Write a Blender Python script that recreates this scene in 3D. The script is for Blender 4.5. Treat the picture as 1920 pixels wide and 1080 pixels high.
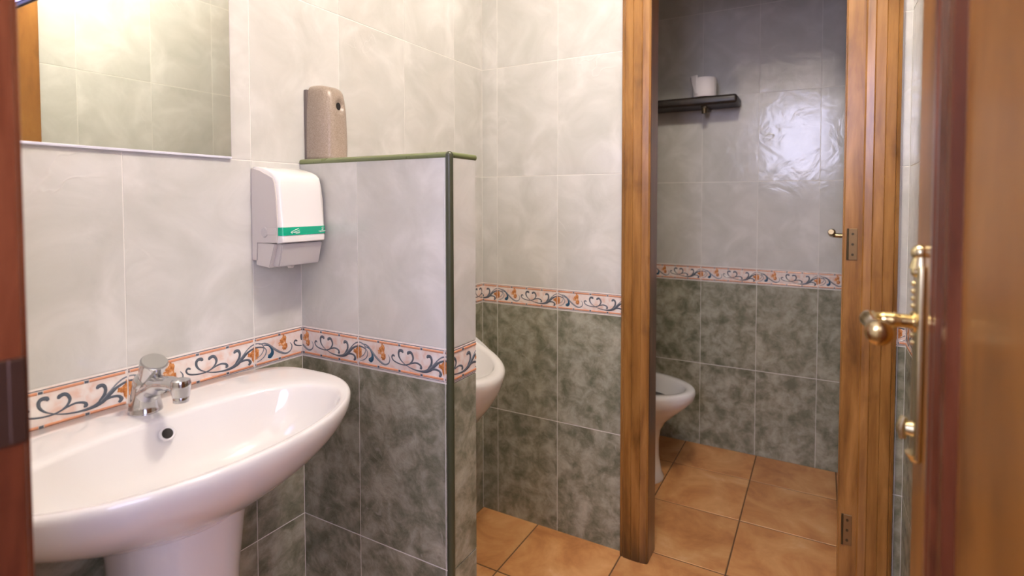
import bpy, bmesh, math, random
from mathutils import Vector, Matrix
random.seed(4)
SC = bpy.context.scene
COL = SC.collection
for o in list(bpy.data.objects): bpy.data.objects.remove(o)

# ------------------------------------------------------------------ camera
cam_d = bpy.data.cameras.new('camera'); cam = bpy.data.objects.new('camera', cam_d); COL.objects.link(cam)
SC.camera = cam
FPX, PX, PY, YAW, PITCH, ROLL = 995.12, 1011.47, 410.53, 0.4888, 0.0330, -0.0003
cam.location = (1.1349, 0.0, 1.1775)
cam.rotation_mode = 'XYZ'
cam.rotation_euler = (math.pi/2 - PITCH, ROLL, YAW)
cam_d.sensor_width = 36.0; cam_d.sensor_fit = 'HORIZONTAL'
cam_d.lens = FPX/1920*36.0
cam_d.shift_x = (960-PX)/1920
cam_d.shift_y = (PY-540)/1920
cam_d.clip_start = 0.02
cam_d.dof.use_dof = True; cam_d.dof.focus_distance = 1.30; cam_d.dof.aperture_fstop = 2.9

# ------------------------------------------------------------------ world, lights, exposure
W = bpy.data.worlds.new('world'); SC.world = W; W.use_nodes = True
bg = W.node_tree.nodes['Background']; bg.inputs[0].default_value = (0.62, 0.66, 1.0, 1); bg.inputs[1].default_value = 0.8
VS = SC.view_settings
VS.view_transform = 'Standard'; VS.look = 'None'; VS.gamma = 1; VS.use_curve_mapping = False
VS.exposure = 1.27
LAMP_STRENGTH = 78.0
DAY_POWER = 14.0
ld = bpy.data.lights.new('daylight', 'AREA'); ld.shape = 'RECTANGLE'; ld.size = 0.66; ld.size_y = 0.84
ld.energy = DAY_POWER; ld.color = (0.72, 0.71, 1.0)
day = bpy.data.objects.new('daylight', ld); COL.objects.link(day)
day.location = (0.895, -1.62, 1.875); day.rotation_euler = (math.pi/2, 0, 0)   # shines towards +Y from the window behind

ld2 = bpy.data.lights.new('side_fill', 'AREA'); ld2.shape = 'RECTANGLE'; ld2.size = 1.0; ld2.size_y = 1.1
ld2.energy = 10.5; ld2.color = (0.66, 0.66, 1.0)
side_fill_obj = bpy.data.objects.new('side_fill', ld2); COL.objects.link(side_fill_obj)
side_fill_obj.location = (2.09, -.72, 1.45); side_fill_obj.rotation_euler = (math.pi/2, 0, math.pi/2)   # added fill light, no side window built; shines towards -X

# ------------------------------------------------------------------ constants of the place (metres)
BACK, STALL, RIGHT, CEIL = 1.6735, 2.6142, 1.335, 2.42
PF, PT, PE = 0.8787, 0.0958, 0.4587           # partition front, thickness, end
PIT, TW, TH = 0.25, 0.25, 0.40
ZB = 0.7955; BH = 0.0736; ZT = ZB + BH
ROWS = [(-.0045, ZB-TH, 'green'), (ZB-TH, ZB, 'green'), (ZB, ZT, 'border'), (ZT, ZT+TH, 'light'), (ZT+TH, ZT+2*TH, 'light'),
        (ZT+2*TH, ZT+3*TH, 'light'), (ZT+3*TH, CEIL, 'light')]
J0 = 0.5028

# ------------------------------------------------------------------ materials
def mat(name):
    m = bpy.data.materials.new(name); m.use_nodes = True
    nt = m.node_tree; b = nt.nodes['Principled BSDF']
    return m, nt, b
def N(nt, t, **kw):
    n = nt.nodes.new(t)
    for k, v in kw.items():
        if k.startswith('i_'):
            key = k[2:]
            n.inputs[int(key) if key.isdigit() else key].default_value = v
        else: setattr(n, k, v)
    return n
def ramp(nt, stops, src=None):
    r = nt.nodes.new('ShaderNodeValToRGB'); e = r.color_ramp.elements
    e[0].position, e[0].color = stops[0][0], (*stops[0][1], 1)
    e[1].position, e[1].color = stops[-1][0], (*stops[-1][1], 1)
    for p, c in stops[1:-1]:
        k = e.new(p); k.color = (*c, 1)
    if src: nt.links.new(src, r.inputs[0])
    return r
def plain(name, col, rough=0.5, metal=0.0, coat=0.0, spec=0.5, **kw):
    m, nt, b = mat(name)
    b.inputs['Base Color'].default_value = (*col, 1); b.inputs['Roughness'].default_value = rough
    b.inputs['Metallic'].default_value = metal; b.inputs['Coat Weight'].default_value = coat
    b.inputs['Specular IOR Level'].default_value = spec
    # a breath of surface variation
    n = N(nt, 'ShaderNodeTexNoise', i_Scale=60.0, i_Detail=3.0)
    tc = N(nt, 'ShaderNodeTexCoord'); nt.links.new(tc.outputs['Object'], n.inputs['Vector'])
    mr = N(nt, 'ShaderNodeMapRange'); mr.inputs['To Min'].default_value = max(rough-.03, 0.0); mr.inputs['To Max'].default_value = rough+.04
    nt.links.new(n.outputs['Fac'], mr.inputs['Value']); nt.links.new(mr.outputs['Result'], b.inputs['Roughness'])
    return m
def tile_coords(nt, spread=0.0):
    tc = N(nt, 'ShaderNodeTexCoord')
    if spread == 0: return tc.outputs['Object']
    oi = N(nt, 'ShaderNodeObjectInfo')
    mu = N(nt, 'ShaderNodeMath', operation='MULTIPLY'); mu.inputs[1].default_value = spread
    nt.links.new(oi.outputs['Random'], mu.inputs[0])
    ad = N(nt, 'ShaderNodeVectorMath', operation='ADD')
    nt.links.new(tc.outputs['Object'], ad.inputs[0]); nt.links.new(mu.outputs[0], ad.inputs[1])
    return ad.outputs[0]
def light_tile_mat():
    m, nt, b = mat('pale_marbled_glaze'); L = nt.links.new
    v = tile_coords(nt, 0.35)
    n1 = N(nt, 'ShaderNodeTexNoise', i_Scale=7.0, i_Detail=5.0, i_Roughness=.55, i_Distortion=.9); L(v, n1.inputs['Vector'])
    r1 = ramp(nt, [(.30, (.555, .555, .515)), (.5, (.62, .615, .58)), (.72, (.72, .71, .68))], n1.outputs['Fac'])
    n2 = N(nt, 'ShaderNodeTexNoise', i_Scale=5.0, i_Detail=3.0, i_Distortion=1.6); L(v, n2.inputs['Vector'])
    ab = N(nt, 'ShaderNodeMath', operation='SUBTRACT'); ab.inputs[1].default_value = .5; L(n2.outputs['Fac'], ab.inputs[0])
    a2 = N(nt, 'ShaderNodeMath', operation='ABSOLUTE'); L(ab.outputs[0], a2.inputs[0])
    vein = ramp(nt, [(.0, (1, 1, 1)), (.018, (0, 0, 0))], a2.outputs[0])
    n3 = N(nt, 'ShaderNodeTexNoise', i_Scale=3.0); L(v, n3.inputs['Vector'])
    gate = ramp(nt, [(.52, (0, 0, 0)), (.62, (1, 1, 1))], n3.outputs['Fac'])
    mv = N(nt, 'ShaderNodeMath', operation='MULTIPLY'); L(vein.outputs[0], mv.inputs[0]); L(gate.outputs[0], mv.inputs[1])
    mx = N(nt, 'ShaderNodeMix', data_type='RGBA'); 
    sc = N(nt, 'ShaderNodeMath', operation='MULTIPLY'); sc.inputs[1].default_value = .35; L(mv.outputs[0], sc.inputs[0])
    L(sc.outputs[0], mx.inputs[0]); L(r1.outputs[0], mx.inputs[6]); mx.inputs[7].default_value = (.80, .79, .75, 1)
    L(mx.outputs[2], b.inputs['Base Color'])
    b.inputs['Roughness'].default_value = .13
    n4 = N(nt, 'ShaderNodeTexNoise', i_Scale=11.0, i_Detail=4.0, i_Distortion=1.2); L(v, n4.inputs['Vector'])
    s1 = N(nt, 'ShaderNodeMath', operation='MULTIPLY_ADD'); s1.inputs[1].default_value = .55
    L(mv.outputs[0], s1.inputs[0]); L(n4.outputs['Fac'], s1.inputs[2])
    bp = N(nt, 'ShaderNodeBump'); bp.inputs['Strength'].default_value = .38; bp.inputs['Distance'].default_value = .0035
    L(s1.outputs[0], bp.inputs['Height']); L(bp.outputs[0], b.inputs['Normal'])
    return m
def green_tile_mat():
    m, nt, b = mat('grey_green_marbled_glaze'); L = nt.links.new
    v = tile_coords(nt, 0.5)
    n1 = N(nt, 'ShaderNodeTexNoise', i_Scale=19.0, i_Detail=7.0, i_Roughness=.66, i_Distortion=.35); L(v, n1.inputs['Vector'])
    r1 = ramp(nt, [(.34, (.165, .168, .112)), (.45, (.255, .255, .185)), (.55, (.355, .350, .268)), (.70, (.47, .455, .365))], n1.outputs['Fac'])
    n2 = N(nt, 'ShaderNodeTexVoronoi', i_Scale=17.0, feature='SMOOTH_F1'); 
    nd = N(nt, 'ShaderNodeTexNoise', i_Scale=12.0, i_Detail=3.0); L(v, nd.inputs['Vector'])
    dm = N(nt, 'ShaderNodeVectorMath', operation='SCALE'); dm.inputs['Scale'].default_value = .12; L(nd.outputs['Color'], dm.inputs[0])
    da = N(nt, 'ShaderNodeVectorMath', operation='ADD'); L(v, da.inputs[0]); L(dm.outputs[0], da.inputs[1]); L(da.outputs[0], n2.inputs['Vector'])
    blot = ramp(nt, [(.22, (1, 1, 1)), (.44, (0, 0, 0))], n2.outputs['Distance'])
    n5 = N(nt, 'ShaderNodeTexNoise', i_Scale=6.0, i_Detail=2.0); L(v, n5.inputs['Vector'])
    g5 = ramp(nt, [(.47, (0, 0, 0)), (.60, (1, 1, 1))], n5.outputs['Fac'])
    mb = N(nt, 'ShaderNodeMath', operation='MULTIPLY'); L(blot.outputs[0], mb.inputs[0]); L(g5.outputs[0], mb.inputs[1])
    mb2 = N(nt, 'ShaderNodeMath', operation='MULTIPLY'); mb2.inputs[1].default_value = .6; L(mb.outputs[0], mb2.inputs[0])
    mx = N(nt, 'ShaderNodeMix', data_type='RGBA'); L(mb2.outputs[0], mx.inputs[0]); L(r1.outputs[0], mx.inputs[6]); mx.inputs[7].default_value = (.105, .112, .065, 1)
    # pale crackled streaks
    n3 = N(nt, 'ShaderNodeTexNoise', i_Scale=26.0, i_Detail=5.0, i_Distortion=2.2); L(v, n3.inputs['Vector'])
    st = ramp(nt, [(.64, (0, 0, 0)), (.76, (1, 1, 1))], n3.outputs['Fac'])
    s2 = N(nt, 'ShaderNodeMath', operation='MULTIPLY'); s2.inputs[1].default_value = .55; L(st.outputs[0], s2.inputs[0])
    m2 = N(nt, 'ShaderNodeMix', data_type='RGBA'); L(s2.outputs[0], m2.inputs[0]); L(mx.outputs[2], m2.inputs[6]); m2.inputs[7].default_value = (.46, .45, .39, 1)
    L(m2.outputs[2], b.inputs['Base Color'])
    b.inputs['Roughness'].default_value = .27
    bp = N(nt, 'ShaderNodeBump'); bp.inputs['Strength'].default_value = .45; bp.inputs['Distance'].default_value = .0025
    L(n3.outputs['Fac'], bp.inputs['Height']); L(bp.outputs[0], b.inputs['Normal'])
    return m
def floor_tile_mat():
    m, nt, b = mat('terracotta_glaze'); L = nt.links.new
    v = tile_coords(nt, 9.0)
    n1 = N(nt, 'ShaderNodeTexNoise', i_Scale=6.0, i_Detail=7.0, i_Roughness=.62, i_Distortion=.5); L(v, n1.inputs['Vector'])
    r1 = ramp(nt, [(.30, (.46, .185, .055)), (.47, (.66, .31, .11)), (.60, (.76, .41, .165)), (.75, (.86, .57, .30))], n1.outputs['Fac'])
    oi = N(nt, 'ShaderNodeObjectInfo'); hs = N(nt, 'ShaderNodeHueSaturation')
    mr = N(nt, 'ShaderNodeMapRange'); mr.inputs['To Min'].default_value = .92; mr.inputs['To Max'].default_value = 1.06
    L(oi.outputs['Random'], mr.inputs['Value']); L(mr.outputs['Result'], hs.inputs['Value']); L(r1.outputs[0], hs.inputs['Color'])
    L(hs.outputs[0], b.inputs['Base Color']); b.inputs['Roughness'].default_value = .36
    bp = N(nt, 'ShaderNodeBump'); bp.inputs['Strength'].default_value = .25; bp.inputs['Distance'].default_value = .002
    L(n1.outputs['Fac'], bp.inputs['Height']); L(bp.outputs[0], b.inputs['Normal'])
    return m
def wood_mat(name, dark, mid, light, rough=.3, stretch=9.0, scale=26.0, coat=.3, foot=False):
    m, nt, b = mat(name); L = nt.links.new
    tc = N(nt, 'ShaderNodeTexCoord'); mp = N(nt, 'ShaderNodeMapping')
    mp.inputs['Scale'].default_value = (1, 1, 1/stretch); L(tc.outputs['Object'], mp.inputs['Vector'])
    n1 = N(nt, 'ShaderNodeTexNoise', i_Scale=scale, i_Detail=6.0, i_Roughness=.6, i_Distortion=.35); L(mp.outputs[0], n1.inputs['Vector'])
    r1 = ramp(nt, [(.30, dark), (.5, mid), (.72, light)], n1.outputs['Fac'])
    n2 = N(nt, 'ShaderNodeTexNoise', i_Scale=14.0, i_Detail=3.0); 
    mp2 = N(nt, 'ShaderNodeMapping'); mp2.inputs['Scale'].default_value = (1, 1, .9); L(tc.outputs['Object'], mp2.inputs['Vector']); L(mp2.outputs[0], n2.inputs['Vector'])
    r2 = ramp(nt, [(.60, (0, 0, 0)), (.80, (1, 1, 1))], n2.outputs['Fac'])
    s = N(nt, 'ShaderNodeMath', operation='MULTIPLY'); s.inputs[1].default_value = .55; L(r2.outputs[0], s.inputs[0])
    mx = N(nt, 'ShaderNodeMix', data_type='RGBA'); L(s.outputs[0], mx.inputs[0]); L(r1.outputs[0], mx.inputs[6]); mx.inputs[7].default_value = (*[c*.75 for c in dark], 1)
    colour = mx.outputs[2]
    if foot:     # grimy, water-stained foot of the frame
        sx = N(nt, 'ShaderNodeSeparateXYZ'); L(tc.outputs['Object'], sx.inputs[0])
        ad = N(nt, 'ShaderNodeMath', operation='MULTIPLY_ADD'); ad.inputs[1].default_value = .12; L(n1.outputs['Fac'], ad.inputs[0]); L(sx.outputs['Z'], ad.inputs[2])
        rf = ramp(nt, [(.06, (.75, .75, .75)), (.17, (0, 0, 0))], ad.outputs[0])
        m3 = N(nt, 'ShaderNodeMix', data_type='RGBA'); L(rf.outputs[0], m3.inputs[0]); L(mx.outputs[2], m3.inputs[6]); m3.inputs[7].default_value = (.035, .018, .008, 1)
        colour = m3.outputs[2]
    L(colour, b.inputs['Base Color'])
    b.inputs['Roughness'].default_value = rough; b.inputs['Coat Weight'].default_value = coat; b.inputs['Coat Roughness'].default_value = .18
    bp = N(nt, 'ShaderNodeBump'); bp.inputs['Strength'].default_value = .12; bp.inputs['Distance'].default_value = .001
    L(n1.outputs['Fac'], bp.inputs['Height']); L(bp.outputs[0], b.inputs['Normal'])
    return m
def speckle_mat():
    m, nt, b = mat('taupe_speckled_plastic'); L = nt.links.new
    tc = N(nt, 'ShaderNodeTexCoord')
    n1 = N(nt, 'ShaderNodeTexNoise', i_Scale=420.0, i_Detail=2.0); L(tc.outputs['Object'], n1.inputs['Vector'])
    r1 = ramp(nt, [(.3, (.26, .205, .16)), (.7, (.40, .325, .265))], n1.outputs['Fac'])
    L(r1.outputs[0], b.inputs['Base Color']); b.inputs['Roughness'].default_value = .33
    return m
def cream_mat():
    m, nt, b = mat('border_cream_glaze'); L = nt.links.new
    tc = N(nt, 'ShaderNodeTexCoord')
    n1 = N(nt, 'ShaderNodeTexNoise', i_Scale=38.0, i_Detail=4.0, i_Distortion=.8); L(tc.outputs['Object'], n1.inputs['Vector'])
    r1 = ramp(nt, [(.32, (.78, .56, .46)), (.48, (.84, .73, .67)), (.7, (.88, .83, .78))], n1.outputs['Fac'])
    L(r1.outputs[0], b.inputs['Base Color']); b.inputs['Roughness'].default_value = .2
    return m
def flower_mat():
    m, nt, b = mat('border_orange_flower'); L = nt.links.new
    tc = N(nt, 'ShaderNodeTexCoord')
    n1 = N(nt, 'ShaderNodeTexNoise', i_Scale=130.0, i_Detail=3.0); L(tc.outputs['Object'], n1.inputs['Vector'])
    r1 = ramp(nt, [(.36, (.42, .13, .03)), (.55, (.70, .30, .10)), (.72, (.85, .58, .38))], n1.outputs['Fac'])
    L(r1.outputs[0], b.inputs['Base Color']); b.inputs['Roughness'].default_value = .2
    return m
M_LIGHT, M_GREEN, M_FLOOR = light_tile_mat(), green_tile_mat(), floor_tile_mat()
M_CREAM, M_FLOWER = cream_mat(), flower_mat()
M_ROPE = plain('border_orange_band', (.68, .31, .175), .22)
M_SCROLL = plain('border_blue_grey_scroll', (.105, .125, .150), .2)
M_SCROLL2 = plain('border_slate_line', (.22, .24, .27), .2)
M_DROP = plain('border_blue_drop', (.03, .10, .17), .2)
M_GROUT = plain('pale_grout', (.80, .78, .73), .7)
M_GROUT_F = plain('brown_floor_grout', (.16, .085, .04), .85)
M_PLASTER = plain('white_plaster', (.78, .76, .73), .8)
M_TRIM = plain('olive_green_trim', (.17, .20, .085), .28)
M_TRIM_D = plain('dark_olive_trim', (.055, .060, .032), .3)
M_WOOD = wood_mat('golden_brown_wood', (.14, .056, .011), (.30, .136, .032), (.45, .225, .066), foot=True)
M_WOOD_RED = wood_mat('reddish_varnished_wood', (.075, .018, .009), (.145, .038, .016), (.23, .07, .03), rough=.25)
M_WOOD_DARK = wood_mat('dark_brown_shelf_wood', (.006, .003, .0015), (.016, .008, .004), (.034, .017, .009), rough=.5, coat=.1)
M_PANEL = wood_mat('tan_door_panel_wood', (.16, .056, .008), (.28, .108, .017), (.38, .165, .032), rough=.36, stretch=4.0, scale=11.0, coat=.22)
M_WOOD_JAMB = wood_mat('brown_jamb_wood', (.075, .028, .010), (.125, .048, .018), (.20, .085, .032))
M_CERAMIC = plain('white_sanitary_ceramic', (.82, .80, .785), .07, coat=.5)
M_CHROME = plain('chrome', (.62, .62, .63), .10, metal=1.0)
M_CHROME_D = plain('worn_chrome_cap', (.45, .45, .44), .32, metal=.8)
M_BRASS = plain('polished_brass', (.72, .56, .25), .17, metal=1.0)
M_BRASS_P = plain('pale_brass_plate', (.72, .64, .40), .24, metal=1.0)
M_AGED = plain('aged_brass', (.42, .32, .16), .25, metal=1.0)
M_BRONZE = plain('dull_bronze', (.10, .075, .04), .4, metal=.8)
M_WHITE_PL = plain('white_plastic', (.84, .82, .80), .16, coat=.3)
M_GREY_PL = plain('light_grey_plastic', (.56, .53, .52), .3)
M_GREY_SIDE = plain('warm_grey_plastic', (.64, .60, .57), .34)
M_DARK = plain('black_hollow', (.012, .010, .010), .5)
M_BLACK = plain('black_plastic', (.015, .014, .018), .35)
M_HINGE = plain('brown_bronze_hinge', (.26, .16, .07), .35, metal=.6)
M_GREEN_LBL = plain('green_label_print', (.0, .42, .235), .25)
M_LBL_INK = plain('pale_label_ink', (.70, .86, .80), .3)
M_PAPER = plain('tissue_paper', (.83, .79, .78), .9)
M_MIRROR = plain('silvered_glass', (.86, .90, .85), .0, metal=1.0)
M_MIRROR.node_tree.nodes['Principled BSDF'].inputs['Roughness'].default_value = .012
for l in list(M_MIRROR.node_tree.nodes['Principled BSDF'].inputs['Roughness'].links): M_MIRROR.node_tree.links.remove(l)
M_SPECK = speckle_mat()
M_BLUEWHITE = plain('pale_painted_metal', (.72, .72, .80), .35)
M_STRIKE = plain('dark_strike_metal', (.10, .055, .04), .35, metal=.7)
M_WATER = plain('dark_bowl_water', (.025, .027, .03), .03)
m_l, nt_l, b_l = mat('lamp_glass'); b_l.inputs['Emission Color'].default_value = (1, .89, .77, 1); b_l.inputs['Emission Strength'].default_value = LAMP_STRENGTH
b_l.inputs['Base Color'].default_value = (.8, .8, .8, 1)
M_LAMP = m_l
M_GLOW, nt_t, b_t = mat('lavender_added_glow'); b_t.inputs['Emission Color'].default_value = (.50, .47, 1.0, 1); b_t.inputs['Emission Strength'].default_value = 2.2  # glow added to the fixture's underside, which stayed dark without it

# ------------------------------------------------------------------ mesh helpers
def link_mesh(name, me, m, parent=None, loc=None, rot=None):
    o = bpy.data.objects.new(name, me); COL.objects.link(o)
    if m is not None:
        for x in (m if isinstance(m, (list, tuple)) else [m]): me.materials.append(x)
    if parent: o.parent = parent
    if loc is not None: o.location = loc
    if rot is not None: o.rotation_euler = rot
    return o
def obj(name, bm, m, parent=None, loc=None, rot=None, smooth=False, angle=None):
    me = bpy.data.meshes.new(name)
    bmesh.ops.recalc_face_normals(bm, faces=bm.faces)
    if smooth:
        for f in bm.faces: f.smooth = True
    bm.to_mesh(me); bm.free()
    if smooth and angle: 
        try: me.set_sharp_from_angle(angle=math.radians(angle))
        except Exception: pass
    return link_mesh(name, me, m, parent, loc, rot)
def empty(name, loc=(0, 0, 0), rotz=0):
    o = bpy.data.objects.new(name, None); COL.objects.link(o); o.location = loc; o.rotation_euler = (0, 0, rotz); o.empty_display_size = .05
    return o
def tag(o, label, cat, group=None, kind=None):
    o['label'] = label; o['category'] = cat
    if group: o['group'] = group
    if kind: o['kind'] = kind
    return o
def add_box(bm, a, b, bev=0.0, seg=2):
    a, b = [min(p, q) for p, q in zip(a, b)], [max(p, q) for p, q in zip(a, b)]
    r = bmesh.ops.create_cube(bm, size=1)
    for v in r['verts']:
        v.co = Vector([(a[i]+b[i])/2 + v.co[i]*(b[i]-a[i]) for i in range(3)])
    if bev > 0:
        es = list({e for v in r['verts'] for e in v.link_edges})
        bmesh.ops.bevel(bm, geom=es, offset=bev, segments=seg, affect='EDGES', profile=.5)
def box(name, a, b, m, parent=None, bev=0.0, seg=2, **kw):
    bm = bmesh.new(); add_box(bm, a, b, bev, seg); return obj(name, bm, m, parent, **kw)
def loft(bm, rings, cap0=True, cap1=True, closed=True, mi=0):
    vs = [[bm.verts.new(p) for p in r] for r in rings]
    n = len(vs[0]); fs = []
    for i in range(len(vs)-1):
        for j in range(n if closed else n-1):
            k = (j+1) % n
            try: fs.append(bm.faces.new((vs[i][j], vs[i][k], vs[i+1][k], vs[i+1][j])))
            except ValueError: pass
    if cap0: fs.append(bm.faces.new(vs[0][::-1]))
    if cap1: fs.append(bm.faces.new(vs[-1]))
    for f in fs: f.material_index = mi
    return vs
def tube(bm, pts, radii, n=16, cap=True, squash=None):
    pts = [Vector(p) for p in pts]; rings = []; prev = None
    for i, p in enumerate(pts):
        d = (pts[min(i+1, len(pts)-1)] - pts[max(i-1, 0)]).normalized()
        if prev is None:
            up = Vector((0, 1, 0)) if abs(d.y) < .9 else Vector((1, 0, 0))
            u = (up - d*up.dot(d)).normalized()
        else: u = (prev - d*prev.dot(d)).normalized()
        prev = u; w = d.cross(u); r = radii[i] if isinstance(radii, (list, tuple)) else radii
        ru, rw = (r if isinstance(r, (list, tuple)) else (r, r))
        rings.append([p + u*ru*math.cos(2*math.pi*k/n) + w*rw*math.sin(2*math.pi*k/n) for k in range(n)])
    loft(bm, rings, cap, cap)
def smooth_path(pts, n=8):
    P = [Vector(p) for p in pts]; out = []
    for i in range(len(P)-1):
        a, b, c, d = P[max(i-1, 0)], P[i], P[i+1], P[min(i+2, len(P)-1)]
        for k in range(n):
            t = k/n
            out.append(.5*((2*b) + (c-a)*t + (2*a-5*b+4*c-d)*t*t + (3*b-a-3*c+d)*t**3))
    out.append(P[-1]); return out
def lathe(bm, prof, n=32, centre=(0, 0, 0), cap0=True, cap1=True):
    cx, cy, cz = centre
    loft(bm, [[(cx + r*math.cos(2*math.pi*k/n), cy + r*math.sin(2*math.pi*k/n), cz + z) for k in range(n)] for r, z in prof], cap0, cap1)
def extrude_profile(bm, prof, z0, z1):
    loft(bm, [[(x, y, z0) for x, y in prof], [(x, y, z1) for x, y in prof]])

# ------------------------------------------------------------------ tiled walls
# a tile lies in its local x (along the wall) and z (up), its face towards local -y
GAP = .0026; THK = .007
_cache = {}
def tile_mesh(x0, x1, z0, z1, m):
    key = (round(x0, 4), round(x1, 4), round(z0, 4), round(z1, 4), m.name)
    if key in _cache: return _cache[key]
    bm = bmesh.new(); g = GAP/2; e = .0005
    a, b, c, d = x0+.0008, x1-.0008, z0+g, z1-g
    rings = [[(a, THK, c), (b, THK, c), (b, THK, d), (a, THK, d)], [(a, e, c), (b, e, c), (b, e, d), (a, e, d)],
             [(a+e*.35, e*.25, c+e*.35), (b-e*.35, e*.25, c+e*.35), (b-e*.35, e*.25, d-e*.35), (a+e*.35, e*.25, d-e*.35)],
             [(a+e, 0, c+e), (b-e, 0, c+e), (b-e, 0, d-e), (a+e, 0, d-e)]]
    loft(bm, rings, cap0=False)
    bmesh.ops.recalc_face_normals(bm, faces=bm.faces)
    me = bpy.data.meshes.new('tile'); bm.to_mesh(me); bm.free(); me.materials.append(m)
    _cache[key] = me; return me

def sp(pts, n=7): return [(p.x, p.y) for p in smooth_path([(a, b, 0) for a, b in pts], n)]
# ornament strokes in (s along the tile 0..1, t up the band 0..1), width in t at the points, material slot
STROKES = [
    ([(.445, .50), (.425, .54), (.41, .47), (.425, .37), (.46, .31), (.52, .27), (.58, .285), (.64, .37), (.69, .41), (.735, .36), (.745, .27), (.73, .25)], [.03, .05, .04, .035, .035, .03, .035, .035, .04, .05, .07, .03], 2),
    ([(.57, .28), (.525, .38), (.495, .52), (.49, .66), (.505, .74), (.53, .73), (.54, .67)], [.015, .03, .05, .06, .07, .08, .04], 2),
    ([(.60, .30), (.64, .42), (.655, .55), (.645, .67), (.625, .73), (.60, .70), (.595, .64)], [.02, .04, .055, .06, .07, .08, .04], 2),
    ([(.57, .27), (.64, .19), (.72, .155), (.79, .18), (.84, .27), (.89, .42), (.94, .56), (1.0, .64), (1.06, .62), (1.10, .55)], [.015, .03, .04, .07, .11, .08, .05, .045, .035, .02], 2),
    ([(.83, .27), (.88, .45), (.935, .66), (.98, .76), (1.03, .78), (1.075, .70), (1.09, .52), (1.06, .34), (1.02, .27)], [.05, .035, .03, .035, .03, .03, .025, .025, .015], 3),
    ([(.825, .28), (.855, .45), (.86, .60), (.845, .70), (.82, .70), (.81, .64)], [.06, .06, .06, .07, .08, .04], 2),
    ([(.84, .27), (.895, .31), (.94, .28), (.957, .18), (.94, .10)], [.06, .05, .05, .08, .05], 2),
    ([(.04, .74), (.10, .72), (.15, .60), (.20, .42), (.26, .25), (.32, .155), (.37, .22), (.385, .38), (.365, .52)], [.02, .04, .05, .06, .06, .05, .035, .03, .015], 3),
    ([(.09, .66), (.14, .60), (.17, .45), (.175, .31), (.155, .22), (.13, .235)], [.02, .03, .05, .10, .13, .07], 4),
    ([(.09, .60), (.115, .45), (.10, .28), (.06, .17), (.02, .13)], [.02, .03, .03, .025, .015], 3),
]
FLOWERS = [(.00, .42, .040, .22), (.012, .53, .030, .10), (-.045, .44, .022, .07), (.30, .60, .024, .25), (.285, .66, .028, .10), (.262, .56, .022, .07), (.31, .42, .03, .10)]
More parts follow.
